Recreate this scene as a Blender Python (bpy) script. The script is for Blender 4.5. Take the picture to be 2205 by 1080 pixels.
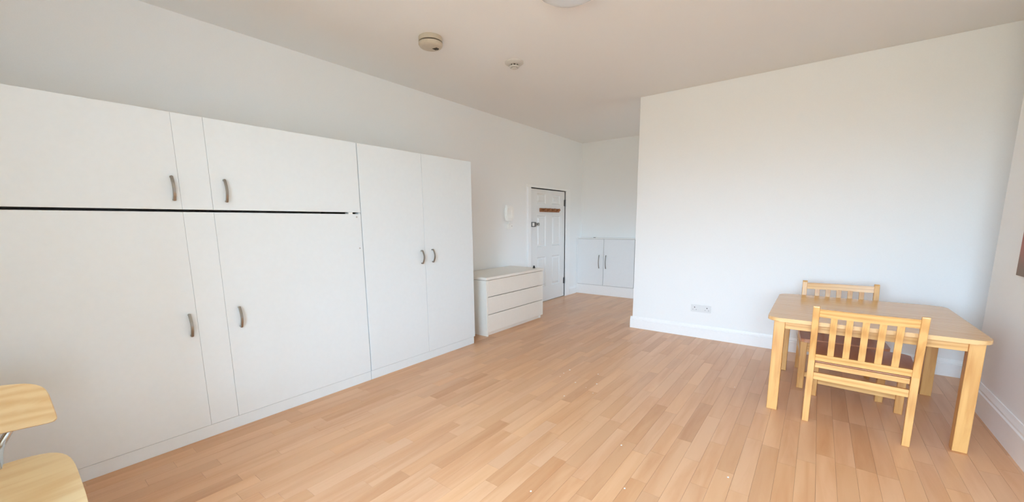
import bpy, bmesh, math, random
from mathutils import Vector, Matrix
random.seed(11)
scene = bpy.context.scene
for _o in list(bpy.data.objects):
    bpy.data.objects.remove(_o, do_unlink=True)

# ------------------------------------------------------------------ camera
CAM_H, FPX, CX, CY = 1.38, 852.0, 1102.5, 612.73
YAW, PIT, ROL = 0.6569, 0.1545, -0.0101
cF = Vector((-math.sin(YAW) * math.cos(PIT), math.cos(YAW) * math.cos(PIT), -math.sin(PIT)))
cR = Vector((math.cos(YAW), math.sin(YAW), 0))
cU = cR.cross(cF)
cR, cU = cR * math.cos(ROL) + cU * math.sin(ROL), cU * math.cos(ROL) - cR * math.sin(ROL)
cam_d = bpy.data.cameras.new('camera')
cam_d.sensor_fit = 'HORIZONTAL'
cam_d.sensor_width = 36.0
cam_d.lens = 36.0 * FPX / 2205.0
cam_d.shift_y = (CY - 540.0) / 2205.0
cam_d.clip_start = 0.02
cam = bpy.data.objects.new('camera', cam_d)
scene.collection.objects.link(cam)
M = Matrix((cR, cU, -cF)).transposed().to_4x4()
M.translation = Vector((0, 0, CAM_H))
cam.matrix_world = M
scene.camera = cam

# ------------------------------------------------------------------ light
SKY = (0.545, 0.775, 1.01)
SKY_STRENGTH = 32.0
GROUND = (0.95, 0.98, 0.80)
GROUND_STRENGTH = 6.0
world = bpy.data.worlds.new('daylight')
scene.world = world
world.use_nodes = True
nt = world.node_tree
nt.nodes.clear()
w_out = nt.nodes.new('ShaderNodeOutputWorld')
w_mix = nt.nodes.new('ShaderNodeMixShader')
w_sky = nt.nodes.new('ShaderNodeBackground')
w_gr = nt.nodes.new('ShaderNodeBackground')
w_sky.inputs[0].default_value = (*SKY, 1)
w_sky.inputs[1].default_value = SKY_STRENGTH
w_gr.inputs[0].default_value = (*GROUND, 1)
w_gr.inputs[1].default_value = GROUND_STRENGTH
w_tc = nt.nodes.new('ShaderNodeTexCoord')
w_sep = nt.nodes.new('ShaderNodeSeparateXYZ')
w_map = nt.nodes.new('ShaderNodeMapRange')
w_map.inputs['From Min'].default_value = -0.03
w_map.inputs['From Max'].default_value = 0.08
nt.links.new(w_tc.outputs['Generated'], w_sep.inputs[0])
nt.links.new(w_sep.outputs['Z'], w_map.inputs['Value'])
nt.links.new(w_map.outputs[0], w_mix.inputs[0])
nt.links.new(w_gr.outputs[0], w_mix.inputs[1])
nt.links.new(w_sky.outputs[0], w_mix.inputs[2])
nt.links.new(w_mix.outputs[0], w_out.inputs[0])

WIN = (-1.45, 1.0, 0.70, 2.50)          # bay window behind the camera: x0, x1, z0, z1
BAY_Y = -2.0  # unseen bay, set this deep to keep direct daylight off the near cabinets
WALL_Y = -0.48
portal_d = bpy.data.lights.new('window_portal', 'AREA')
portal_d.shape = 'RECTANGLE'
portal_d.size = WIN[1] - WIN[0]
portal_d.size_y = WIN[3] - WIN[2]
portal_d.cycles.is_portal = True
portal = bpy.data.objects.new('window_portal', portal_d)
scene.collection.objects.link(portal)
portal.location = ((WIN[0] + WIN[1]) / 2, BAY_Y - 0.02, (WIN[2] + WIN[3]) / 2)
portal.rotation_euler = (math.pi / 2, 0, 0)      # shines towards +Y

ADDED_WIN = (5.60, 6.55, 1.15, 2.00)          # unseen window added to brighten the alcove: y0, y1, z0, z1
side_d = bpy.data.lights.new('added_window_portal', 'AREA')
side_d.shape = 'RECTANGLE'
side_d.size = ADDED_WIN[3] - ADDED_WIN[2]
side_d.size_y = ADDED_WIN[1] - ADDED_WIN[0]
side_d.cycles.is_portal = True
side = bpy.data.objects.new('added_window_portal', side_d)
scene.collection.objects.link(side)
side.location = (1.70, (ADDED_WIN[0] + ADDED_WIN[1]) / 2, (ADDED_WIN[2] + ADDED_WIN[3]) / 2)
side.rotation_euler = (0, math.pi / 2, 0)         # shines towards -X

vs = scene.view_settings
vs.view_transform = 'Standard'
vs.look = 'None'
vs.gamma = 1.0
vs.use_curve_mapping = False
vs.exposure = 0.14
scene.cycles.max_bounces = 14
scene.cycles.diffuse_bounces = 10
scene.cycles.glossy_bounces = 4
scene.cycles.caustics_reflective = False
scene.cycles.caustics_refractive = False

# ------------------------------------------------------------------ materials
def lin(r, g, b):
    f = lambda c: ((c / 255 + 0.055) / 1.055) ** 2.4 if c / 255 > 0.04045 else c / 255 / 12.92
    return (f(r), f(g), f(b), 1)

def new_mat(name):
    m = bpy.data.materials.new(name)
    m.use_nodes = True
    return m, m.node_tree, m.node_tree.nodes['Principled BSDF']

def paint(name, col, rough=0.6, bump=0.0, scale=60.0, var=0.02, metal=0.0, spec=0.5):
    m, t, b = new_mat(name)
    tc = t.nodes.new('ShaderNodeTexCoord')
    nz = t.nodes.new('ShaderNodeTexNoise')
    nz.inputs['Scale'].default_value = scale
    nz.inputs['Detail'].default_value = 3
    t.links.new(tc.outputs['Object'], nz.inputs['Vector'])
    rp = t.nodes.new('ShaderNodeValToRGB')
    c0 = tuple(max(0, c * (1 - var)) for c in col[:3]) + (1,)
    c1 = tuple(min(1, c * (1 + var)) for c in col[:3]) + (1,)
    rp.color_ramp.elements[0].color = c0
    rp.color_ramp.elements[1].color = c1
    rp.color_ramp.elements[0].position = 0.3
    rp.color_ramp.elements[1].position = 0.7
    t.links.new(nz.outputs['Fac'], rp.inputs[0])
    t.links.new(rp.outputs[0], b.inputs['Base Color'])
    b.inputs['Roughness'].default_value = rough
    b.inputs['Metallic'].default_value = metal
    b.inputs['Specular IOR Level'].default_value = spec
    if bump:
        bp = t.nodes.new('ShaderNodeBump')
        bp.inputs['Strength'].default_value = bump
        bp.inputs['Distance'].default_value = 0.002
        t.links.new(nz.outputs['Fac'], bp.inputs['Height'])
        t.links.new(bp.outputs[0], b.inputs['Normal'])
    return m

def wood(name, light, dark, axis='X', rough=0.35, scale=1.0, attr=False):
    """grain stretched along AXIS; with attr the tone of each piece comes from its own 'tone' attribute"""
    m, t, b = new_mat(name)
    L = t.links.new
    tc = t.nodes.new('ShaderNodeTexCoord')
    mp = t.nodes.new('ShaderNodeMapping')
    s = {'X': (1.2, 14, 14), 'Y': (14, 1.2, 14), 'Z': (14, 14, 1.2)}[axis]
    mp.inputs['Scale'].default_value = tuple(v * scale for v in s)
    src = tc.outputs['Object']
    if attr:
        geo = t.nodes.new('ShaderNodeNewGeometry')
        src = geo.outputs['Position']
        at = t.nodes.new('ShaderNodeAttribute')
        at.attribute_name = 'tone'
        off = t.nodes.new('ShaderNodeVectorMath'); off.operation = 'SCALE'
        off.inputs['Scale'].default_value = 37.0
        L(at.outputs['Color'], off.inputs[0])
        add = t.nodes.new('ShaderNodeVectorMath'); add.operation = 'ADD'
        L(src, add.inputs[0]); L(off.outputs[0], add.inputs[1])
        src = add.outputs[0]
    L(src, mp.inputs['Vector'])
    n1 = t.nodes.new('ShaderNodeTexNoise')
    n1.inputs['Scale'].default_value = 1.0
    n1.inputs['Detail'].default_value = 5
    n1.inputs['Roughness'].default_value = 0.6
    n1.inputs['Distortion'].default_value = 1.2
    L(mp.outputs[0], n1.inputs['Vector'])
    wv = t.nodes.new('ShaderNodeTexWave')
    wv.wave_type = 'RINGS'
    wv.inputs['Scale'].default_value = 0.55
    wv.inputs['Distortion'].default_value = 5.0
    wv.inputs['Detail'].default_value = 2
    wv.inputs['Detail Scale'].default_value = 1.3
    L(mp.outputs[0], wv.inputs['Vector'])
    mx = t.nodes.new('ShaderNodeMix'); mx.data_type = 'FLOAT'
    mx.inputs['Factor'].default_value = 0.28
    L(n1.outputs['Fac'], mx.inputs['A']); L(wv.outputs['Fac'], mx.inputs['B'])
    rp = t.nodes.new('ShaderNodeValToRGB')
    rp.color_ramp.elements[0].color = dark
    rp.color_ramp.elements[1].color = light
    rp.color_ramp.elements[0].position = 0.22
    rp.color_ramp.elements[1].position = 0.62
    L(mx.outputs['Result'], rp.inputs[0])
    out = rp.outputs[0]
    if attr:
        mul = t.nodes.new('ShaderNodeMix'); mul.data_type = 'RGBA'; mul.blend_type = 'MULTIPLY'
        mul.inputs['Factor'].default_value = 1.0
        L(out, mul.inputs['A']); L(at.outputs['Color'], mul.inputs['B'])
        out = mul.outputs['Result']
    L(out, b.inputs['Base Color'])
    b.inputs['Roughness'].default_value = rough
    return m

def metal(name, col, rough=0.3):
    return paint(name, col, rough, scale=200, var=0.05, metal=1.0)

MT = dict(
    wall=paint('wall_paint', (0.84, 0.84, 0.83, 1), 0.75, 0.05, 180, 0.01),
    ceil=paint('ceiling_paint', (0.82, 0.815, 0.80, 1), 0.85, 0.05, 180, 0.01),
    trim=paint('gloss_trim_paint', (0.87, 0.87, 0.865, 1), 0.3, 0, 40, 0.01),
    lam=paint('white_laminate', (0.755, 0.805, 0.83, 1), 0.42, 0, 30, 0.008, spec=0.4),
    lamb=paint('bright_laminate', (0.82, 0.835, 0.84, 1), 0.42, 0, 30, 0.008, spec=0.4),
    carc=paint('grey_chipboard', (0.30, 0.29, 0.27, 1), 0.9, 0, 300, 0.15),
    cream=paint('cream_foil', (0.83, 0.80, 0.74, 1), 0.38, 0, 30, 0.01),
    door=paint('door_paint', (0.78, 0.78, 0.77, 1), 0.35, 0.03, 120, 0.01),
    plastic=paint('white_plastic', (0.88, 0.87, 0.84, 1), 0.35, 0, 60, 0.01),
    oldplastic=paint('yellowed_plastic', (0.52, 0.45, 0.35, 1), 0.4, 0, 40, 0.05),
    socket=paint('socket_plastic', (0.74, 0.74, 0.73, 1), 0.35, 0, 60, 0.01),
    greycream=paint('grey_cream_plastic', (0.60, 0.575, 0.53, 1), 0.4, 0, 60, 0.01),
    greyplastic=paint('grey_plastic', (0.45, 0.44, 0.42, 1), 0.5, 0, 40, 0.03),
    black=paint('black_plastic', (0.012, 0.012, 0.014, 1), 0.5, 0, 40, 0.1),
    darkslot=paint('dark_slot', (0.05, 0.04, 0.03, 1), 0.7, 0, 40, 0.1),
    nickel=metal('brushed_nickel', (0.36, 0.345, 0.32, 1), 0.30),
    steel=metal('tube_steel', (0.62, 0.66, 0.68, 1), 0.22),
    darkmetal=metal('dark_metal', (0.16, 0.16, 0.16, 1), 0.4),
    glass=paint('opal_glass', (0.74, 0.78, 0.82, 1), 0.18, 0, 10, 0.01),
    pine=wood('varnished_pine', lin(218, 168, 104), lin(190, 132, 70), 'Z', 0.32, 1.6),
    pinex=wood('varnished_pine_rail', lin(222, 174, 110), lin(194, 138, 74), 'X', 0.32, 1.6),
    top=wood('table_top_pine', lin(224, 180, 126), lin(206, 152, 94), 'X', 0.22, 1.3),
    ply=wood('beech_plywood', lin(238, 212, 166), lin(224, 188, 134), 'Y', 0.35, 1.2),
    seat=wood('brown_seat_wood', lin(206, 150, 114), lin(186, 126, 92), 'Y', 0.3, 1.2),
    rack=wood('brown_rack_wood', lin(160, 104, 62), lin(112, 68, 38), 'Y', 0.45, 2.0),
    floor=wood('beech_laminate', lin(217, 170, 130), lin(203, 150, 108), 'Y', 0.32, 1.0, attr=True),
    sub=paint('laminate_core', (0.30, 0.20, 0.12, 1), 0.8, 0, 60, 0.1),
)

def film_mat():
    m, t, b = new_mat('clear_plastic_film')
    b.inputs['Base Color'].default_value = (0.9, 0.85, 0.8, 1)
    b.inputs['Roughness'].default_value = 0.08
    b.inputs['Alpha'].default_value = 0.16
    nz = t.nodes.new('ShaderNodeTexNoise'); nz.inputs['Scale'].default_value = 25
    bp = t.nodes.new('ShaderNodeBump'); bp.inputs['Strength'].default_value = 0.5
    bp.inputs['Distance'].default_value = 0.02
    t.links.new(nz.outputs['Fac'], bp.inputs['Height'])
    t.links.new(bp.outputs[0], b.inputs['Normal'])
    return m
MT['film'] = film_mat()

def picture_mat():
    m, t, b = new_mat('painted_canvas')
    tc = t.nodes.new('ShaderNodeTexCoord')
    nz = t.nodes.new('ShaderNodeTexNoise'); nz.inputs['Scale'].default_value = 7; nz.inputs['Detail'].default_value = 4
    t.links.new(tc.outputs['Object'], nz.inputs['Vector'])
    sp = t.nodes.new('ShaderNodeSeparateXYZ'); t.links.new(tc.outputs['Object'], sp.inputs[0])
    ad = t.nodes.new('ShaderNodeMath'); ad.operation = 'MULTIPLY_ADD'
    ad.inputs[1].default_value = 0.22
    t.links.new(nz.outputs['Fac'], ad.inputs[0]); t.links.new(sp.outputs['Z'], ad.inputs[2])
    rp = t.nodes.new('ShaderNodeValToRGB')
    e = rp.color_ramp.elements
    e[0].position = 0.13; e[0].color = lin(128, 108, 92)
    e[1].position = 0.30; e[1].color = lin(172, 104, 92)
    k = e.new(0.5); k.color = lin(146, 84, 78)
    t.links.new(ad.outputs[0], rp.inputs[0]); t.links.new(rp.outputs[0], b.inputs['Base Color'])
    b.inputs['Roughness'].default_value = 0.6
    return m
MT['picture'] = picture_mat()

# ------------------------------------------------------------------ helpers
COL = scene.collection
ABS = {}

def box(bm, x0, x1, y0, y1, z0, z1):
    v = [bm.verts.new(p) for p in ((x0, y0, z0), (x1, y0, z0), (x1, y1, z0), (x0, y1, z0),
                                   (x0, y0, z1), (x1, y0, z1), (x1, y1, z1), (x0, y1, z1))]
    for f in ((0, 3, 2, 1), (4, 5, 6, 7), (0, 1, 5, 4), (1, 2, 6, 5), (2, 3, 7, 6), (3, 0, 4, 7)):
        bm.faces.new([v[i] for i in f])
    return v

def prism(bm, pts, axis, a0, a1):
    """polygon PTS in the plane across AXIS, extruded from a0 to a1"""
    def P(p, a):
        return {'X': (a, p[0], p[1]), 'Y': (p[0], a, p[1]), 'Z': (p[0], p[1], a)}[axis]
    n = len(pts)
    A = [bm.verts.new(P(p, a0)) for p in pts]
    B = [bm.verts.new(P(p, a1)) for p in pts]
    bm.faces.new(A); bm.faces.new(list(reversed(B)))
    for i in range(n):
        bm.faces.new((A[i], B[i], B[(i + 1) % n], A[(i + 1) % n]))

def lathe(bm, prof, cx=0, cy=0, cz=0, n=40):
    """profile [(r, z)] turned about a vertical axis"""
    rings = []
    for r, z in prof:
        if r < 1e-6:
            rings.append([bm.verts.new((cx, cy, cz + z))])
        else:
            rings.append([bm.verts.new((cx + r * math.cos(2 * math.pi * i / n), cy + r * math.sin(2 * math.pi * i / n), cz + z)) for i in range(n)])
    for a, b in zip(rings, rings[1:]):
        for i in range(n):
            j = (i + 1) % n
            if len(a) == 1 and len(b) == 1: continue
            if len(a) == 1: bm.faces.new((a[0], b[i], b[j]))
            elif len(b) == 1: bm.faces.new((a[i], b[0], a[j]))
            else: bm.faces.new((a[i], b[i], b[j], a[j]))
    for r in (rings[0], rings[-1]):
        if len(r) > 1: bm.faces.new(r)

def tube(bm, path, r, n=12, ry=None):
    """round (or oval) section swept along PATH"""
    path = [Vector(p) for p in path]
    rings = []
    up = None
    for i, p in enumerate(path):
        t = (path[min(i + 1, len(path) - 1)] - path[max(i - 1, 0)]).normalized()
        if up is None:
            up = Vector((0, 1, 0)) if abs(t.y) < 0.9 else Vector((1, 0, 0))
        a = (up - t * up.dot(t)).normalized(); up = a
        b = t.cross(a)
        rings.append([bm.verts.new(p + a * (ry or r) * math.cos(2 * math.pi * k / n) + b * r * math.sin(2 * math.pi * k / n)) for k in range(n)])
    for A, B in zip(rings, rings[1:]):
        for k in range(n):
            bm.faces.new((A[k], B[k], B[(k + 1) % n], A[(k + 1) % n]))
    bm.faces.new(rings[0]); bm.faces.new(list(reversed(rings[-1])))

def smooth_path(pts, k=6):
    out = []
    P = [Vector(p) for p in pts]
    for i in range(len(P) - 1):
        p0, p1, p2, p3 = P[max(i - 1, 0)], P[i], P[i + 1], P[min(i + 2, len(P) - 1)]
        for j in range(k):
            t = j / k
            out.append(0.5 * ((2 * p1) + (p2 - p0) * t + (2 * p0 - 5 * p1 + 4 * p2 - p3) * t * t + (3 * p1 - p0 - 3 * p2 + p3) * t ** 3))
    out.append(P[-1])
    return out

def mk(name, bm, mat, parent=None, bevel=0.0, smooth=False, seg=2):
    if bevel:
        bmesh.ops.bevel(bm, geom=list(bm.edges), offset=bevel, segments=seg, affect='EDGES', profile=0.5)
    bmesh.ops.recalc_face_normals(bm, faces=list(bm.faces))
    xs = [v.co for v in bm.verts]
    lo = Vector((min(v.x for v in xs), min(v.y for v in xs), min(v.z for v in xs)))
    hi = Vector((max(v.x for v in xs), max(v.y for v in xs), max(v.z for v in xs)))
    c = Vector(((lo.x + hi.x) / 2, (lo.y + hi.y) / 2, lo.z))
    for v in bm.verts: v.co -= c
    me = bpy.data.meshes.new(name)
    bm.to_mesh(me); bm.free()
    if smooth:
        for p in me.polygons: p.use_smooth = True
        try: me.set_sharp_from_angle(angle=math.radians(40))
        except Exception: pass
    me.materials.append(MT[mat])
    o = bpy.data.objects.new(name, me)
    COL.objects.link(o)
    ABS[o] = c
    if parent is not None:
        o.parent = parent
        o.location = c - ABS[parent]
    else:
        o.location = c
    return o

def bx(name, mat, parent, x0, x1, y0, y1, z0, z1, bevel=0.002):
    bm = bmesh.new()
    box(bm, x0, x1, y0, y1, z0, z1)
    return mk(name, bm, mat, parent, bevel)

def thing(name, label, cat, loc=(0, 0, 0), group=None):
    o = bpy.data.objects.new(name, None)
    COL.objects.link(o)
    o.empty_display_size = 0.1
    o.location = loc
    ABS[o] = Vector(loc)
    o['label'] = label; o['category'] = cat
    if group: o['group'] = group
    return o

def tag(o, label, cat, group=None, kind=None):
    o['label'] = label; o['category'] = cat
    if group: o['group'] = group
    if kind: o['kind'] = kind
    return o

def copy_tree(o, parent=None):
    c = o.copy()
    COL.objects.link(c)
    if parent is not None: c.parent = parent
    for ch in list(o.children): copy_tree(ch, c)
    return c

def struct(o, label, cat):
    return tag(o, label, cat, kind='structure')

# ------------------------------------------------------------------ the room
XW, XC, YF, YB, ZC = -3.75, -3.075, 5.02, 7.13, 2.878
XE = -1.862                  # corner of the far wall where the alcove opens
XR = 1.03                    # projecting wall beside the table
YE = 4.42                    # its end
XRR = 1.60                   # wall of the recess behind it

# floor: core slab with the laminate strips on it
floor = bx('floor', 'sub', None, XW - 0.1, XRR + 0.1, BAY_Y - 0.1, YB + 0.1, -0.06, -0.012, 0)
struct(floor, 'pale beech laminate strip floor across the whole room', 'floor')
ROW, X0 = 0.089, -0.345 - 0.089 * 39
planks = []
known = {39: 2.319, 33: 2.295, 36: 2.52}
for r in range(62):
    xa = X0 + r * ROW
    if xa > XRR: break
    y = BAY_Y - random.random() * 0.63
    if r in known:
        y = known[r] - 0.635 * 8
    while y < YB:
        ln = 0.635 if (r in known or random.random() < 0.8) else random.choice((0.32, 0.42, 0.5))
        dark = r in known and abs(y - known[r]) < 0.02
        t = random.gauss(1.0, 0.035)
        if random.random() < 0.13: t = random.uniform(0.84, 0.90)
        if dark: t = 0.82
        t = max(0.74, min(1.10, t))
        w = random.uniform(-0.05, 0.05)
        planks.append((max(xa, XW), min(xa + ROW, XRR), max(y, BAY_Y), min(y + ln, YB), (t ** 0.75 * (1 + w * 0.4), t, t ** 1.25 * (1 - w), 1)))
        y += ln
planks = [p for p in planks if p[1] - p[0] > 0.005 and p[3] - p[2] > 0.01]

def px(X, Y, Z):
    d = Vector((X, Y, Z - CAM_H)); z = d.dot(cF)
    if z < 0.2: return None
    return (CX + FPX * d.dot(cR) / z, CY - FPX * d.dot(cU) / z)

def shown(p):
    mx, my = (p[0] + p[1]) / 2, (p[2] + p[3]) / 2
    if mx < XC or (my > YF and mx > XE) or (mx > XR and my < YE): return 0
    q = [px(a, b, 0) for a, b in ((p[0], p[2]), (p[1], p[2]), (p[1], p[3]), (p[0], p[3]))]
    if any(c is None for c in q): return 0
    cx_, cy_ = sum(c[0] for c in q) / 4, sum(c[1] for c in q) / 4
    if not (-60 < cx_ < 2265 and -60 < cy_ < 1180): return 0
    return abs(sum(q[i][0] * q[(i + 1) % 4][1] - q[(i + 1) % 4][0] * q[i][1] for i in range(4))) / 2
planks.sort(key=shown, reverse=True)

def strip(bm, p):
    g = 0.0004
    box(bm, p[0] + g, p[1] - g, p[2] + g, p[3] - g, -0.012, 0.0)

def tone(me, cols):
    at = me.color_attributes.new('tone', 'FLOAT_COLOR', 'POINT')
    for i, c in enumerate(cols): at.data[i].color = c
for p in planks[:300]:
    bm = bmesh.new(); strip(bm, p)
    o = mk('laminate_strip', bm, 'floor', floor)
    tone(o.data, [p[4]] * 8)
bm = bmesh.new(); cols = []
for p in planks[300:]:
    strip(bm, p); cols += [p[4]] * 8
o = mk('laminate_strip_field', bm, 'floor', floor)
tone(o.data, cols)
o['kind'] = 'stuff'

# walls
DY0, DY1, DZ = 5.355, 6.50, 1.95      # opening of the door in the long wall
bm = bmesh.new()
box(bm, XW - 0.12, XW, WALL_Y, DY0, 0, ZC)
box(bm, XW - 0.12, XW, DY1, YB, 0, ZC)
box(bm, XW - 0.12, XW, DY0, DY1, DZ, ZC)
box(bm, XW - 0.12, XW - 0.105, DY0, DY1, 0, DZ)  # backing panel added behind the door to block daylight leaking through its gaps
struct(mk('wall_left', bm, 'wall'), 'long white painted wall behind the cabinets with the panelled door', 'wall')
struct(bx('wall_far', 'wall', None, XE, XRR, YF, YF + 0.14, 0, ZC, 0.004), 'bright white painted wall behind the dining table', 'wall')
struct(bx('wall_alcove', 'wall', None, XW - 0.12, XRR + 0.1, YB, YB + 0.1, 0, ZC, 0), 'white painted end wall of the alcove above the low cupboard', 'wall')
struct(bx('wall_right', 'wall', None, XR, XRR, WALL_Y, YE, 0, ZC, 0.004), 'projecting white wall beside the table with the picture', 'wall')
bm = bmesh.new()
box(bm, XRR, XRR + 0.1, WALL_Y, ADDED_WIN[0], 0, ZC)
box(bm, XRR, XRR + 0.1, ADDED_WIN[1], YB, 0, ZC)
box(bm, XRR, XRR + 0.1, ADDED_WIN[0], ADDED_WIN[1], 0, ADDED_WIN[2])
box(bm, XRR, XRR + 0.1, ADDED_WIN[0], ADDED_WIN[1], ADDED_WIN[3], ZC)
struct(mk('wall_recess', bm, 'wall'), 'white wall of the recess beside the far wall', 'wall')
struct(bx('ceiling', 'ceil', None, XW - 0.12, XRR + 0.1, BAY_Y - 0.12, YB + 0.1, ZC, ZC + 0.1, 0), 'plain off-white painted ceiling', 'ceiling')
bm = bmesh.new()                 # end wall with the deep bay the camera stands in front of
box(bm, XW - 0.12, WIN[0], WALL_Y - 0.12, WALL_Y, 0, ZC)
box(bm, WIN[0] - 0.12, WIN[0], BAY_Y - 0.12, WALL_Y - 0.12, 0, ZC)
box(bm, XR, XR + 0.12, BAY_Y - 0.12, WALL_Y, 0, ZC)
box(bm, WIN[0], XR, BAY_Y - 0.12, BAY_Y, 0, WIN[2])
box(bm, WIN[0], XR, BAY_Y - 0.12, BAY_Y, WIN[3], ZC)
struct(mk('wall_window', bm, 'wall'), 'white wall with the deep window bay', 'wall')
win = thing('window_1', 'wide white framed window of the bay with three lights', 'window', ((WIN[0] + WIN[1]) / 2, BAY_Y - 0.1, WIN[2]))
win['kind'] = 'structure'
bm = bmesh.new()
w = 0.045
box(bm, WIN[0], XR, BAY_Y - 0.10, BAY_Y - 0.05, WIN[2], WIN[2] + w)
box(bm, WIN[0], XR, BAY_Y - 0.10, BAY_Y - 0.05, WIN[3] - w, WIN[3])
for k in range(4):
    xx = WIN[0] + (XR - WIN[0] - w) * k / 3
    box(bm, xx, xx + w, BAY_Y - 0.10, BAY_Y - 0.05, WIN[2] + w, WIN[3] - w)
mk('window_frame', bm, 'trim', win)
bx('window_sill', 'trim', win, WIN[0] + 0.001, XR - 0.001, BAY_Y, BAY_Y + 0.10, WIN[2] - 0.03, WIN[2], 0.004)

added_win = thing('added_window', 'small white framed window added out of view to brighten the alcove', 'window', (XRR + 0.05, (ADDED_WIN[0] + ADDED_WIN[1]) / 2, ADDED_WIN[2]))
added_win['kind'] = 'structure'  # frame of the added opening that lets extra daylight into the alcove
bm = bmesh.new()
w = 0.035
for a_, b_, c_, d_ in ((ADDED_WIN[0], ADDED_WIN[1], ADDED_WIN[2], ADDED_WIN[2] + w), (ADDED_WIN[0], ADDED_WIN[1], ADDED_WIN[3] - w, ADDED_WIN[3]), (ADDED_WIN[0], ADDED_WIN[0] + w, ADDED_WIN[2] + w, ADDED_WIN[3] - w), (ADDED_WIN[1] - w, ADDED_WIN[1], ADDED_WIN[2] + w, ADDED_WIN[3] - w)):
    box(bm, XRR + 0.03, XRR + 0.08, a_, b_, c_, d_)
mk('window_frame', bm, 'trim', added_win)

# skirting boards, profile (distance from wall, height)
def skirt_prof(h, t=0.022):
    return [(0, 0), (t, 0), (t, h * 0.74), (t * 0.72, h * 0.78), (t * 0.72, h * 0.84), (t * 0.45, h * 0.93), (t * 0.3, h), (0, h)]
bm = bmesh.new()
prism(bm, [(YF - d, z) for d, z in skirt_prof(0.150)], 'X', XE - 0.022, XRR)
prism(bm, [(XE - d, z) for d, z in skirt_prof(0.150)], 'Y', YF - 0.0005, YF + 0.14)
struct(mk('baseboard_far', bm, 'trim'), 'white gloss skirting board along the bright far wall', 'skirting')
bm = bmesh.new()
prism(bm, [(XR - d, z) for d, z in skirt_prof(0.205, 0.024)], 'Y', WALL_Y, YE + 0.022)
prism(bm, [(YE + d, z) for d, z in skirt_prof(0.205, 0.022)], 'X', XR, XRR)
struct(mk('baseboard_right', bm, 'trim'), 'tall moulded white skirting board beside the dining table', 'skirting')
bm = bmesh.new()
prism(bm, [(XW + d, z) for d, z in skirt_prof(0.15)], 'Y', 3.35, DY0 - 0.095)
prism(bm, [(XW + d, z) for d, z in skirt_prof(0.15)], 'Y', DY1 + 0.15, 6.92)
struct(mk('baseboard_left', bm, 'trim'), 'white skirting board either side of the panelled door', 'skirting')

# panelled door with its frame
door = thing('door_1', 'white six-panel door with a brown coat rack and rim lock', 'door', (XW - 0.02, (DY0 + DY1) / 2, 0))
door['kind'] = 'structure'
PY = ((5.585, 5.856), (6.057, 6.33))
PZ = ((0.27, 0.795), (0.975, 1.50), (1.70, 1.865))
dx0, dx1 = XW - 0.055, XW - 0.012
dy0, dy1 = DY0 + 0.006, DY1 - 0.006
bm = bmesh.new()
# stiles and rails around six recessed panels
ys = [dy0, PY[0][0], PY[0][1], PY[1][0], PY[1][1], dy1]
zs = [0.008, PZ[0][0], PZ[0][1], PZ[1][0], PZ[1][1], PZ[2][0], PZ[2][1], DZ - 0.015]
for i in range(5):
    for j in range(7):
        if i % 2 == 1 and j % 2 == 1: continue
        box(bm, dx0, dx1, ys[i], ys[i + 1], zs[j], zs[j + 1])
bmesh.ops.remove_doubles(bm, verts=list(bm.verts), dist=1e-5)
slab = mk('door_leaf', bm, 'door', door)
for a, b in PY:
    for c, d in PZ:
        bm = bmesh.new()
        m = 0.028; xo = dx1 - 0.016; xi = dx1 - 0.005
        V = [[bm.verts.new((x, y, z)) for y, z in ((a + k, c + k), (b - k, c + k), (b - k, d - k), (a + k, d - k))]
             for x, k in ((dx1, 0), (xo, 0.012), (xo, m), (xi, m + 0.022))]
        for A, B in zip(V, V[1:]):
            for k in range(4): bm.faces.new((A[k], A[(k + 1) % 4], B[(k + 1) % 4], B[k]))
        bm.faces.new(V[-1])
        mk('door_panel', bm, 'door', slab)
bm = bmesh.new()   # architrave
box(bm, XW - 0.1, XW + 0.030, DY0 - 0.085, DY0, 0, DZ)
box(bm, XW - 0.1, XW + 0.022, DY1, DY1 + 0.145, 0, DZ)
box(bm, XW - 0.1, XW + 0.012, DY0 - 0.085, DY1 + 0.145, DZ, DZ + 0.04)
fr = mk('door_frame', bm, 'trim', door, 0.003)
for z in (0.30, 1.735):
    bm = bmesh.new()
    box(bm, dx1, dx1 + 0.006, DY1 - 0.035, DY1 + 0.004, z - 0.055, z + 0.055)
    tube(bm, [(dx1 + 0.010, DY1 - 0.004, z - 0.058), (dx1 + 0.010, DY1 - 0.004, z + 0.058)], 0.009, 10)
    mk('hinge', bm, 'darkmetal', door)
lock = thing('rim_lock', 'dark metal rim latch with pale knob on the panelled door', 'lock', (dx1, 5.46, 1.32))
bx('lock_case', 'darkmetal', lock, dx1, dx1 + 0.035, 5.375, 5.50, 1.315, 1.395, 0.004)
bx('lock_plate', 'plastic', lock, dx1 + 0.035, dx1 + 0.040, 5.395, 5.45, 1.328, 1.382, 0.001)
bx('lock_bolt', 'nickel', lock, dx1 + 0.002, dx1 + 0.026, 5.50, 5.545, 1.33, 1.385, 0.003)
bm = bmesh.new(); lathe(bm, [(0, 0), (0.013, 0), (0.013, 0.02), (0.026, 0.028), (0.026, 0.042), (0, 0.048)], n=20)
bmesh.ops.rotate(bm, verts=list(bm.verts), cent=(0, 0, 0), matrix=Matrix.Rotation(math.pi / 2, 3, 'Y'))
bmesh.ops.translate(bm, verts=list(bm.verts), vec=(dx1, 5.575, 1.357))
mk('lock_knob', bm, 'nickel', lock, smooth=True)
rack = thing('coat_rack', 'small brown wooden coat rack screwed to the panelled door', 'coat rack', (dx1, 5.97, 1.56))
bx('rack_board', 'rack', rack, dx1, dx1 + 0.022, 5.655, 6.275, 1.562, 1.625, 0.004)
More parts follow.
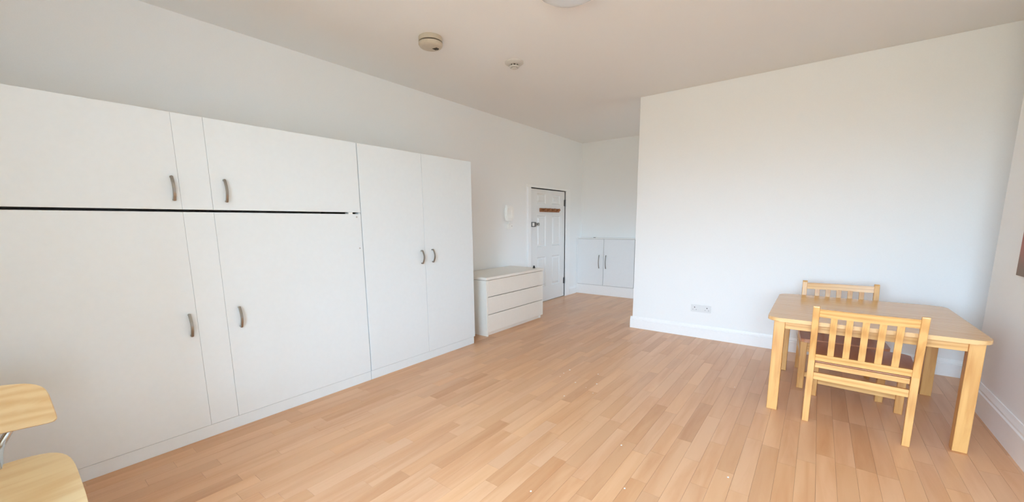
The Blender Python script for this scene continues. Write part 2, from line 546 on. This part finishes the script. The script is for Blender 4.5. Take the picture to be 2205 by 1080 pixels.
for k in range(4):
    y = 5.74 + k * 0.15
    bm = bmesh.new()
    lathe(bm, [(0, 0), (0.014, 0), (0.012, 0.03), (0.024, 0.045), (0.022, 0.06), (0, 0.064)], n=16)
    bmesh.ops.rotate(bm, verts=list(bm.verts), cent=(0, 0, 0), matrix=Matrix.Rotation(math.pi / 2 - 0.2, 3, 'Y'))
    bmesh.ops.translate(bm, verts=list(bm.verts), vec=(dx1 + 0.02, y, 1.592))
    mk('peg', bm, 'rack', rack, smooth=True)

# ------------------------------------------------------------------ fitted cabinets
def bow_handle(parent, axis, px_, py_, z0, z1, out=0.044, wid=0.0085):
    """arched bar between two feet; AXIS 'X' sticks out towards +X, 'Y' towards -Y"""
    bm = bmesh.new()
    n = 14
    pts = []
    for i in range(n + 1):
        t = i / n
        o = out * (0.42 + 0.58 * math.sin(math.pi * t))
        pts.append((o, z0 + (z1 - z0) * t))
    D = (lambda o, s, z: (px_ + o, py_ + s, z)) if axis == 'X' else (lambda o, s, z: (px_ + s, py_ - o, z))
    rings = []
    for i, (o, z) in enumerate(pts):
        h = 0.0035
        rings.append([bm.verts.new(D(o + a, s, z)) for a, s in ((-h, -wid), (h, -wid * 0.7), (h, wid * 0.7), (-h, wid))])
    for A, B in zip(rings, rings[1:]):
        for k in range(4): bm.faces.new((A[k], B[k], B[(k + 1) % 4], A[(k + 1) % 4]))
    bm.faces.new(rings[0]); bm.faces.new(rings[-1])
    for z in (z0, z1):
        tube(bm, [D(0, 0, z + (0.006 if z == z0 else -0.006)), D(out * 0.48, 0, z + (0.004 if z == z0 else -0.004))], 0.0065, 10)
    return mk('bow_handle', bm, 'nickel', parent, smooth=True)

T = 0.02          # door thickness
ZT, ZG0, ZG1, ZK = 2.044, 1.467, 1.482, 0.080
Y0, Y1, Y2, Y3, Y4, Y5 = -0.316, 0.719, 0.876, 1.911, 2.583, 3.272
XB = XW + 0.003
g = 0.0006
# overhead row
up = thing('overhead_cabinet', 'white overhead cabinet with two wide doors above the black gap', 'cabinet', ((XB + XC) / 2, 0.8, ZG1))
bm = bmesh.new()
box(bm, XB, XC - T - 0.001, Y0, Y3 - 0.006, ZG1 + 0.03, ZT - 0.001)
mk('carcass', bm, 'carc', up)
bx('top_panel', 'lam', up, XB, XC - T, Y0, Y3 - 0.006, ZT - 0.001, ZT, 0)
d = bx('door', 'lam', up, XC - T, XC, Y0, Y1 - g, ZG1, ZT, 0.001)
bow_handle(d, 'X', XC, 0.684, 1.532, 1.676)
bx('filler_panel', 'lam', up, XC - T, XC - 0.0008, Y1 + g, Y2 - g, ZG1, ZT, 0.001)
d = bx('door', 'lam', up, XC - T, XC, Y2 + g, Y3 - 0.0035, ZG1, ZT, 0.001)
bow_handle(d, 'X', XC, 0.950, 1.532, 1.676)
# lower row
lo = thing('base_cabinet', 'white floor-standing cabinet with two wide doors below the black gap', 'cabinet', ((XB + XC) / 2, 0.8, 0))
bm = bmesh.new()
box(bm, XB, XC - T - 0.001, Y0, Y3 - 0.006, ZK + 0.002, ZG0 - 0.03)
mk('carcass', bm, 'carc', lo)
d = bx('door', 'lam', lo, XC - T, XC, Y0, Y1 - g, ZK + 0.004, ZG0, 0.001)
bow_handle(d, 'X', XC, 0.679, 0.697, 0.840)
bx('filler_panel', 'lam', lo, XC - T, XC - 0.0008, Y1 + g, Y2 - g, ZK + 0.004, ZG0, 0.001)
d = bx('door', 'lam', lo, XC - T, XC, Y2 + g, Y3 - 0.0035, ZK + 0.004, ZG0, 0.001)
bow_handle(d, 'X', XC, 0.950, 0.699, 0.842)
for y, z in ((1.87, 1.443), (1.88, 1.183)):
    bm = bmesh.new()
    tube(bm, [(XC - 0.001, y, z), (XC + 0.0015, y, z)], 0.0065, 12)
    mk('screw_cap', bm, 'greyplastic', d)
bx('latch_tab', 'plastic', lo, XC - 0.06, XC - 0.004, 1.802, 1.838, ZG0, ZG1 - 0.001, 0.001)
bx('end_packer', 'lam', lo, XC - 0.06, XC - 0.004, 1.893, 1.905, ZG0, ZG1 - 0.002, 0.0005)
bx('plinth', 'lam', lo, XC - 0.08, XC - 0.007, Y0, Y3 - 0.002, 0, ZK, 0.001)
# tall wardrobe
wd = thing('wardrobe', 'tall white two-door wardrobe at the end of the cabinet run beside the dresser', 'wardrobe', ((XB + XC) / 2, (Y3 + Y5) / 2, 0))
bm = bmesh.new()
box(bm, XB, XC - T - 0.001, Y3 + 0.004, Y5 - 0.019, ZK + 0.002, ZT - 0.019)
mk('carcass', bm, 'carc', wd)
bx('side_panel', 'lam', wd, XB, XC - T - 0.001, Y5 - 0.018, Y5, ZK + 0.004, ZT, 0.001)
bx('top_panel', 'lam', wd, XB, XC - T - 0.001, Y3 + 0.004, Y5 - 0.018, ZT - 0.018, ZT, 0.001)
d = bx('door', 'lam', wd, XC - T, XC, Y3 + 0.0035, Y4 - 0.0015, ZK + 0.004, ZT, 0.001)
bow_handle(d, 'X', XC, 2.535, 0.993, 1.127)
d = bx('door', 'lam', wd, XC - T, XC, Y4 + 0.0015, Y5, ZK + 0.004, ZT, 0.001)
bow_handle(d, 'X', XC, 2.672, 0.998, 1.130)
bx('plinth', 'lam', wd, XC - 0.08, XC - 0.007, Y3 + 0.002, Y5 - 0.012, 0, ZK, 0.001)

# ------------------------------------------------------------------ chest of drawers
dr = thing('chest_of_drawers', 'low cream three-drawer chest between the wardrobe and the panelled door', 'chest of drawers', (-3.4, 4.17, 0))
DXF, DA, DB = -3.128, 3.545, 4.795
bx('side_panel', 'cream', dr, XW + 0.03, DXF - 0.02, DA + 0.006, DA + 0.046, 0, 0.695, 0.002)
bx('side_panel', 'cream', dr, XW + 0.03, DXF - 0.02, DB - 0.066, DB - 0.026, 0, 0.695, 0.002)
bx('front_edge', 'cream', dr, DXF - 0.02, DXF - 0.001, DA + 0.004, DA + 0.030, 0, 0.695, 0.002)
bx('back_panel', 'cream', dr, XW + 0.024, XW + 0.03, DA + 0.006, DB - 0.026, 0.02, 0.695, 0)
bx('top_panel', 'cream', dr, XW + 0.024, DXF + 0.012, DA - 0.004, DB + 0.004, 0.700, 0.733, 0.004)
bx('plinth', 'cream', dr, DXF - 0.05, DXF - 0.028, DA + 0.046, DB - 0.066, 0, 0.06, 0.001)
bx('inner_frame', 'carc', dr, DXF - 0.10, DXF - 0.04, DA + 0.046, DB - 0.066, 0.06, 0.69, 0)
for z0, z1 in ((0.045, 0.264), (0.272, 0.484), (0.492, 0.694)):
    bx('drawer', 'cream', dr, DXF - 0.022, DXF, DA + 0.032, DB, z0, z1, 0.002)
bm = bmesh.new()
lathe(bm, [(0, 0), (0.016, 0), (0.018, 0.012), (0.012, 0.02), (0.014, 0.034), (0, 0.04)], -3.22, 4.70, 0.7331, 20)
tag(mk('door_stop', bm, 'black', smooth=True), 'tiny black knob standing on top of the cream chest', 'knob')

# ------------------------------------------------------------------ entry phone
ph = thing('entry_phone', 'white wall entry phone with handset above the cream chest', 'phone', (XW, 4.78, 1.39))
def rrect(a0, a1, b0, b1, r, n=5):
    pts = []
    for cx, cy, s in ((a1 - r, b1 - r, 0), (a0 + r, b1 - r, 1), (a0 + r, b0 + r, 2), (a1 - r, b0 + r, 3)):
        for k in range(n + 1):
            a = (s + k / n) * math.pi / 2
            pts.append((cx + r * math.cos(a), cy + r * math.sin(a)))
    return pts
bm = bmesh.new()
prism(bm, rrect(4.70, 4.885, 1.415, 1.635, 0.06), 'X', XW, XW + 0.035)
mk('base', bm, 'plastic', ph, 0.004)
bm = bmesh.new()
prof = [(0.036, 1.415), (0.075, 1.412), (0.082, 1.46), (0.070, 1.50), (0.070, 1.56), (0.084, 1.60), (0.078, 1.645), (0.038, 1.645), (0.036, 1.60), (0.052, 1.57), (0.052, 1.49), (0.036, 1.455)]
prism(bm, [(XW + a, b) for a, b in prof], 'Y', 4.665, 4.785)
mk('handset', bm, 'plastic', ph, 0.006)
bm = bmesh.new()
cord = smooth_path([(XW + 0.05, 4.74, 1.415), (XW + 0.045, 4.752, 1.385), (XW + 0.042, 4.762, 1.36), (XW + 0.036, 4.78, 1.379)], 8)
tube(bm, cord, 0.009, 8)
mk('cord', bm, 'plastic', ph, smooth=True)
jb = thing('junction_box', 'small white junction box under the entry phone', 'junction box', (XW, 4.81, 1.29))
bx('back_box', 'plastic', jb, XW, XW + 0.018, 4.742, 4.872, 1.292, 1.375, 0.003)
bx('cover_plate', 'plastic', jb, XW + 0.018, XW + 0.024, 4.752, 4.862, 1.302, 1.365, 0.002)
bm = bmesh.new(); tube(bm, [(XW + 0.024, 4.842, 1.335), (XW + 0.026, 4.842, 1.335)], 0.008, 10)
mk('screw', bm, 'greyplastic', jb)

# ------------------------------------------------------------------ alcove cupboard
CF = 6.95
cb = thing('alcove_cupboard', 'low white two-door cupboard across the alcove beyond the panelled door', 'cupboard', (-2.9, CF + 0.08, 0))
bx('carcass', 'carc', cb, XW + 0.002, XE - 0.03, CF + 0.021, YB - 0.002, 0.17, 1.07, 0)
bx('base_panel', 'trim', cb, XW + 0.002, XE - 0.03, CF, CF + 0.02, 0, 0.185, 0.001)
d = bx('door', 'lamb', cb, XW + 0.03, -3.182, CF - 0.001, CF + 0.019, 0.190, 1.065, 0.001)
bow_handle(d, 'Y', -3.262, CF - 0.001, 0.515, 0.765, 0.04, 0.008)
d = bx('door', 'lamb', cb, -3.174, -2.585, CF - 0.001, CF + 0.019, 0.190, 1.065, 0.001)
bow_handle(d, 'Y', -3.124, CF - 0.001, 0.515, 0.765, 0.04, 0.008)
bx('end_stile', 'lamb', cb, -2.573, XE - 0.03, CF, CF + 0.02, 0.187, 1.07, 0.001)
bx('edge_stile', 'lamb', cb, XW + 0.002, XW + 0.028, CF, CF + 0.02, 0.187, 1.07, 0.001)
bx('top_board', 'trim', cb, XW + 0.002, XE - 0.03, CF - 0.008, YB - 0.002, 1.07, 1.088, 0.002)
bx('catch', 'darkmetal', cb, -3.39, -3.35, CF - 0.006, CF + 0.01, 1.088, 1.098, 0.001)

# ------------------------------------------------------------------ wall socket
so = thing('wall_socket', 'white double power socket low on the bright far wall', 'socket', (-1.035, YF, 0.31))
sx, sz = -1.035, 0.353
bx('plate', 'socket', so, sx - 0.110, sx + 0.110, YF - 0.010, YF, sz - 0.043, sz + 0.043, 0.003)
for s in (-1, 1):
    bx('rocker_switch', 'socket', so, sx + s * 0.032 - 0.010, sx + s * 0.032 + 0.010, YF - 0.014, YF - 0.010, sz + 0.006, sz + 0.030, 0.001)
    c = sx + s * 0.068
    bx('pin_slot', 'darkslot', so, c - 0.005, c + 0.005, YF - 0.0108, YF - 0.0098, sz + 0.006, sz + 0.017, 0)
    for q in (-1, 1):
        bx('pin_slot', 'darkslot', so, c + q * 0.019 - 0.005, c + q * 0.019 + 0.005, YF - 0.0108, YF - 0.0098, sz - 0.017, sz - 0.0135, 0)

# ------------------------------------------------------------------ ceiling fittings
def on_ceiling(u, v, z=None):
    d = cF + cR * ((u - CX) / FPX) - cU * ((v - CY) / FPX)
    t = ((z or ZC) - CAM_H) / d.z
    return d.x * t, d.y * t
sa = (-2.645, 2.375)
sd = thing('smoke_alarm', 'yellowed round smoke alarm on the ceiling, the larger of the two detectors', 'smoke alarm', (*sa, ZC - 0.075))
bm = bmesh.new(); lathe(bm, [(0, 0), (0.094, 0), (0.096, -0.010), (0.096, -0.036), (0.084, -0.036), (0, -0.036)], *sa, ZC, 48); mk('base_ring', bm, 'oldplastic', sd, smooth=True)
bm = bmesh.new(); lathe(bm, [(0, -0.036), (0.082, -0.036), (0.082, -0.046), (0, -0.046)], *sa, ZC, 48); mk('vent_ring', bm, 'darkslot', sd, smooth=True)
bm = bmesh.new(); lathe(bm, [(0, -0.046), (0.097, -0.046), (0.097, -0.056), (0.088, -0.070), (0.07, -0.076), (0, -0.078)], *sa, ZC, 48); mk('cover', bm, 'oldplastic', sd, smooth=True)
bm = bmesh.new()
for k in range(4):
    box(bm, sa[0] + 0.000 + k * 0.011, sa[0] + 0.007 + k * 0.011, sa[1] + 0.026 - 0.012 + k * 0.003, sa[1] + 0.062 - abs(k - 1.5) * 0.006, ZC - 0.0795, ZC - 0.076)
mk('test_grille', bm, 'darkslot', sd)
hd = (-2.418, 3.205)
sd2 = thing('heat_detector', 'small off-white ceiling detector with a slotted nose and wide flange', 'detector', (*hd, ZC - 0.063))
bm = bmesh.new(); lathe(bm, [(0, 0), (0.088, 0), (0.088, -0.008), (0.072, -0.020), (0.055, -0.024), (0, -0.024)], *hd, ZC, 40); mk('flange', bm, 'greycream', sd2, smooth=True)
bm = bmesh.new(); lathe(bm, [(0, -0.024), (0.040, -0.024), (0.040, -0.037), (0, -0.037)], *hd, ZC, 32); mk('slot_core', bm, 'darkslot', sd2, smooth=True)
for k in range(9):
    a = 2 * math.pi * k / 9
    bm = bmesh.new()
    box(bm, -0.004, 0.004, 0.039, 0.047, ZC - 0.037, ZC - 0.024)
    bmesh.ops.rotate(bm, verts=list(bm.verts), cent=(0, 0, 0), matrix=Matrix.Rotation(a, 3, 'Z'))
    bmesh.ops.translate(bm, verts=list(bm.verts), vec=(*hd, 0))
    mk('rib', bm, 'greycream', sd2)
bm = bmesh.new(); lathe(bm, [(0, -0.037), (0.048, -0.037), (0.046, -0.044), (0.036, -0.050), (0.034, -0.046), (0, -0.046)], *hd, ZC, 32); mk('nose_ring', bm, 'greycream', sd2, smooth=True)
bm = bmesh.new(); lathe(bm, [(0, -0.046), (0.030, -0.046), (0.030, -0.051), (0, -0.051)], *hd, ZC, 24); mk('sensor_gap', bm, 'darkslot', sd2, smooth=True)
bm = bmesh.new(); lathe(bm, [(0, -0.051), (0.032, -0.051), (0.026, -0.057), (0, -0.059)], *hd, ZC, 24); mk('sensor_tip', bm, 'greycream', sd2, smooth=True)
lp = (-1.375, 2.405)
cl = thing('ceiling_lamp', 'round opal glass ceiling lamp, unlit, at the top edge of the photo', 'lamp', (*lp, ZC - 0.10))
bm = bmesh.new(); lathe(bm, [(0, 0), (0.195, 0), (0.195, -0.022), (0, -0.022)], *lp, ZC, 56); mk('lamp_base', bm, 'trim', cl, smooth=True)
bm = bmesh.new(); lathe(bm, [(0, -0.022), (0.205, -0.022), (0.208, -0.034), (0.196, -0.056), (0.155, -0.080), (0.10, -0.096), (0, -0.102)], *lp, ZC, 56); mk('glass_shade', bm, 'glass', cl, smooth=True)

# ------------------------------------------------------------------ picture on the projecting wall
pc = thing('picture', 'reddish brown picture hanging on the projecting wall beside the table', 'picture', (XR - 0.01, 3.5, 1.03))
bx('canvas', 'picture', pc, XR - 0.022, XR - 0.002, 3.15, 3.90, 1.025, 1.56, 0.003)
bx('hanging_batten', 'rack', pc, XR - 0.002, XR, 3.3, 3.75, 1.40, 1.44, 0)

# ------------------------------------------------------------------ dining table
tb = thing('dining_table', 'square pale pine dining table with thick legs near the bright wall', 'table', (0.31, 3.88, 0))
TX0, TX1, TY0, TY1, TZ = -0.240, 0.834, 3.290, 4.452, 0.704
bm = bmesh.new()
prism(bm, rrect(TX0, TX1, TY0, TY1, 0.075, 6), 'Z', TZ - 0.026, TZ)
mk('table_top', bm, 'top', tb, 0.006)
LX = ((-0.200, -0.134), (0.746, 0.811))
LY = ((3.352, 3.420), (4.335, 4.400))
for a, b in LX:
    for c, d_ in LY:
        bx('leg', 'pine', tb, a, b, c, d_, 0, TZ - 0.0262, 0.004)
bx('apron', 'pinex', tb, LX[0][1], LX[1][0], LY[0][0] + 0.012, LY[0][0] + 0.034, TZ - 0.088, TZ - 0.0265, 0.002)
bx('apron', 'pinex', tb, LX[0][1], LX[1][0], LY[1][1] - 0.034, LY[1][1] - 0.012, TZ - 0.088, TZ - 0.0265, 0.002)
bx('apron', 'pinex', tb, LX[0][0] + 0.012, LX[0][0] + 0.034, LY[0][1], LY[1][0], TZ - 0.088, TZ - 0.0265, 0.002)
bx('apron', 'pinex', tb, LX[1][1] - 0.034, LX[1][1] - 0.012, LY[0][1], LY[1][0], TZ - 0.088, TZ - 0.0265, 0.002)

# ------------------------------------------------------------------ slat-back chairs
def make_chair(label):
    t = thing('dining_chair', label, 'chair', (0, 0, 0), 'slat-back pine chairs at the table')
    W = 0.268
    lean = lambda z: -0.070 * max(0.0, (z - 0.43) / 0.395)
    for s in (-1, 1):
        bm = bmesh.new()
        pf = [(-0.004, 0), (0.028, 0), (0.036, 0.30), (0.036, 0.44), (lean(0.825) + 0.030, 0.815), (lean(0.825) + 0.024, 0.825), (lean(0.825) + 0.002, 0.825), (lean(0.825), 0.818), (-0.002, 0.44), (-0.002, 0.3)]
        prism(bm, pf, 'X', s * W - (0.036 if s > 0 else 0), s * W + (0.036 if s < 0 else 0))
        mk('back_post', bm, 'pine', t, 0.003)
        bm = bmesh.new()
        box(bm, s * W - (0.045 if s > 0 else 0), s * W + (0.045 if s < 0 else 0), 0.535, 0.580, 0, 0.398)
        mk('front_leg', bm, 'pine', t, 0.003)
        bx('side_rail', 'pine', t, s * W - (0.030 if s > 0 else -0.008), s * W + (0.030 if s < 0 else -0.008), 0.036, 0.535, 0.345, 0.398, 0.002)
    iw = W - 0.036
    def rail(name, z0, z1, y, th, bow=0.0):
        bm = bmesh.new()
        n = 8
        R = []
        for i in range(n + 1):
            x = -iw - 0.004 + (2 * iw + 0.008) * i / n
            o = -bow * (1 - (2 * i / n - 1) ** 2)
            R.append([bm.verts.new((x, y + lean(z) + dy + o, z)) for z, dy in ((z0, 0), (z0, th), (z1, th), (z1, 0))])
        for A, B in zip(R, R[1:]):
            for k in range(4): bm.faces.new((A[k], B[k], B[(k + 1) % 4], A[(k + 1) % 4]))
        bm.faces.new(R[0]); bm.faces.new(R[-1])
        return mk(name, bm, 'pinex', t)
    rail('top_rail', 0.752, 0.806, 0.006, 0.020, 0.010)
    rail('lower_back_rail', 0.443, 0.488, 0.004, 0.022)
    for k in range(5):
        x = -iw + 2 * iw * (k + 1) / 6 - 0.0
        bm = bmesh.new()
        prism(bm, [(lean(0.482) + 0.009, 0.482), (lean(0.482) + 0.022, 0.482), (lean(0.756) + 0.018, 0.756), (lean(0.756) + 0.004, 0.756)], 'X', x - 0.017, x + 0.017)
        mk('back_slat', bm, 'pine', t, 0.0015)
    bx('rear_stretcher', 'pinex', t, -iw, iw, 0.004, 0.026, 0.310, 0.358, 0.002)
    bx('front_rail', 'pinex', t, -W + 0.045, W - 0.045, 0.548, 0.570, 0.315, 0.398, 0.002)
    bx('front_stretcher', 'pinex', t, -W + 0.045, W - 0.045, 0.547, 0.567, 0.100, 0.138, 0.002)
    bm = bmesh.new()
    prism(bm, rrect(-W - 0.004, W + 0.004, 0.040, 0.605, 0.035, 5), 'Z', 0.399, 0.428)
    mk('seat', bm, 'seat', t, 0.006)
    bx('seat_back_edge', 'pinex', t, -iw + 0.002, iw - 0.002, 0.012, 0.040, 0.392, 0.424, 0.002)
    return t
near = make_chair('pine slat-back chair in front of the table, its back to the viewer')
near.location = (0.285, 3.268, 0)
near.rotation_euler = (0, 0, math.radians(-3.2))
far = copy_tree(near)
far['label'] = 'pine slat-back chair behind the table against the bright wall'
far.location = (0.192, 4.525, 0)
far.rotation_euler = (0, 0, math.radians(180 + 3.5))
# clear film still wrapped round the far chair's seat
bm = bmesh.new()
n = 12
def film_pt(x, y, z, k): return (x + 0.006 * math.sin(k * 1.9), y + 0.005 * math.cos(k * 2.3), z)
rows = []
for i, (dx, z) in enumerate(((0.0, 0.4345), (0.012, 0.43), (0.014, 0.39), (0.004, 0.34), (-0.006, 0.29))):
    rows.append([bm.verts.new(film_pt(0.268 + 0.004 + dx, 0.20 + 0.40 * k / n, z - (0.03 * math.sin(k * 1.3) if i == 4 else 0), k if i > 1 else 0)) for k in range(n + 1)])
rows.insert(0, [bm.verts.new((0.12, 0.20 + 0.40 * k / n, 0.432)) for k in range(n + 1)])
for A, B in zip(rows, rows[1:]):
    for k in range(n): bm.faces.new((A[k], A[k + 1], B[k + 1], B[k]))
ABS_far = Vector((0, 0, 0))
ABS[far] = ABS_far
fl = mk('plastic_wrap', bm, 'film', far, smooth=True)
fl['label'] = 'crinkled clear plastic film'

# ------------------------------------------------------------------ plywood chair by the cabinets
pcx = thing('plywood_chair', 'bent beech plywood chair on tubular steel legs before the base cabinet', 'chair', (-2.2, -0.185, 0))
def sheet(name, grid, th, mat, parent):
    """GRID of points rows x cols, thickened along its normal"""
    bm = bmesh.new()
    V = [[bm.verts.new(p) for p in r] for r in grid]
    for A, B in zip(V, V[1:]):
        for k in range(len(A) - 1): bm.faces.new((A[k], A[k + 1], B[k + 1], B[k]))
    bmesh.ops.recalc_face_normals(bm, faces=list(bm.faces))
    bmesh.ops.solidify(bm, geom=list(bm.faces), thickness=th)
    return mk(name, bm, mat, parent, smooth=True)
def rounded_outline(nu, nv, r, foot=None):
    """superellipse-like mapping of a square grid to a rounded rectangle in [-1, 1]^2"""
    out = []
    for i in range(nu + 1):
        a = -1 + 2 * i / nu
        row = []
        for j in range(nv + 1):
            b = -1 + 2 * j / nv
            m = max(abs(a), abs(b))
            if m > 1e-6:
                # scale the square ring of size m to a rounded one
                p = 2 + 4.0 / (r if a > 0 or not foot else foot)
                n_ = (abs(a) ** p + abs(b) ** p) ** (1 / p)
                s = m / n_
            else: s = 1
            row.append((a * s, b * s))
        out.append(row)
    return out
cy, hw = -0.185, 0.268
G = rounded_outline(16, 16, 1.7)
seat = [[(-2.10 + 0.395 * a, cy + hw * b, 0.452 + 0.010 * b * b - 0.012 * (1 - a * a) - (0.03 * max(0, a - 0.6) ** 2 / 0.16)) for a, b in r] for r in G]
sheet('seat', seat, 0.012, 'ply', pcx)
back = [[(-2.655 - 0.050 * a + 0.045 * b * b, cy + (hw - 0.012) * b * (1 - 0.035 * (a + 1)), 0.632 + 0.088 * a) for a, b in r] for r in rounded_outline(16, 20, 1.8, 0.35)]
sheet('backrest', back, 0.012, 'ply', pcx)
for s in (-1, 1):
    yy = cy + s * 0.17
    bm = bmesh.new()
    tube(bm, smooth_path([(-2.690, cy + s * 0.135, 0.66), (-2.650, cy + s * 0.130, 0.56), (-2.600, cy + s * 0.085, 0.475), (-2.42, cy + s * 0.09, 0.434), (-2.25, yy - s * 0.02, 0.430), (-2.0, yy, 0.428), (-1.86, yy + s * 0.02, 0.40), (-1.82, yy + s * 0.04, 0.30), (-1.80, yy + s * 0.06, 0.012)], 7), 0.0125, 12)
    mk('frame_tube', bm, 'steel', pcx, smooth=True)
    bm = bmesh.new()
    tube(bm, [(-2.40, yy, 0.430), (-2.50, yy + s * 0.03, 0.25), (-2.62, yy + s * 0.05, 0.012)], 0.0125, 12)
    mk('back_leg', bm, 'steel', pcx, smooth=True)
    for x_, o_ in ((-1.80, 0.06), (-2.62, 0.05)):
        bm = bmesh.new(); lathe(bm, [(0, 0), (0.018, 0), (0.017, 0.03), (0, 0.03)], x_, yy + s * o_, 0, 16)
        mk('rubber_foot', bm, 'black', pcx, smooth=True)
bm = bmesh.new(); tube(bm, [(-2.42, cy - 0.17, 0.425), (-2.42, cy + 0.17, 0.425)], 0.011, 10)
mk('cross_bar', bm, 'steel', pcx, smooth=True)

# ------------------------------------------------------------------ paint specks on the floor
bm = bmesh.new()
def floor_pt(u, v):
    d = cF + cR * ((u - CX) / FPX) - cU * ((v - CY) / FPX)
    t = -CAM_H / d.z
    return d.x * t, d.y * t
for u, v, r in ((1227, 796, .010), (1214, 803, .006), (1239, 823, .008), (1285, 826, .009), (1288, 805, .006), (1206, 810, .005), (1215, 852, .007), (1338, 958, .007), (1345, 1051, .006), (1143, 1057, .006), (1568, 1027, .007), (1582, 833, .005), (1277, 846, .005), (1262, 834, .004)):
    x, y = floor_pt(u, v)
    k = 6
    vs_ = [bm.verts.new((x + r * (0.6 + 0.4 * random.random()) * math.cos(i * math.tau / k), y + r * math.sin(i * math.tau / k), 0.0002)) for i in range(k)]
    top = [bm.verts.new((p.co.x, p.co.y, 0.0012)) for p in vs_]
    bm.faces.new(top); bm.faces.new(list(reversed(vs_)))
    for i in range(k): bm.faces.new((vs_[i], vs_[(i + 1) % k], top[(i + 1) % k], top[i]))
tag(mk('paint_specks', bm, 'plastic'), 'tiny white paint specks scattered on the laminate floor', 'paint specks', kind='stuff')
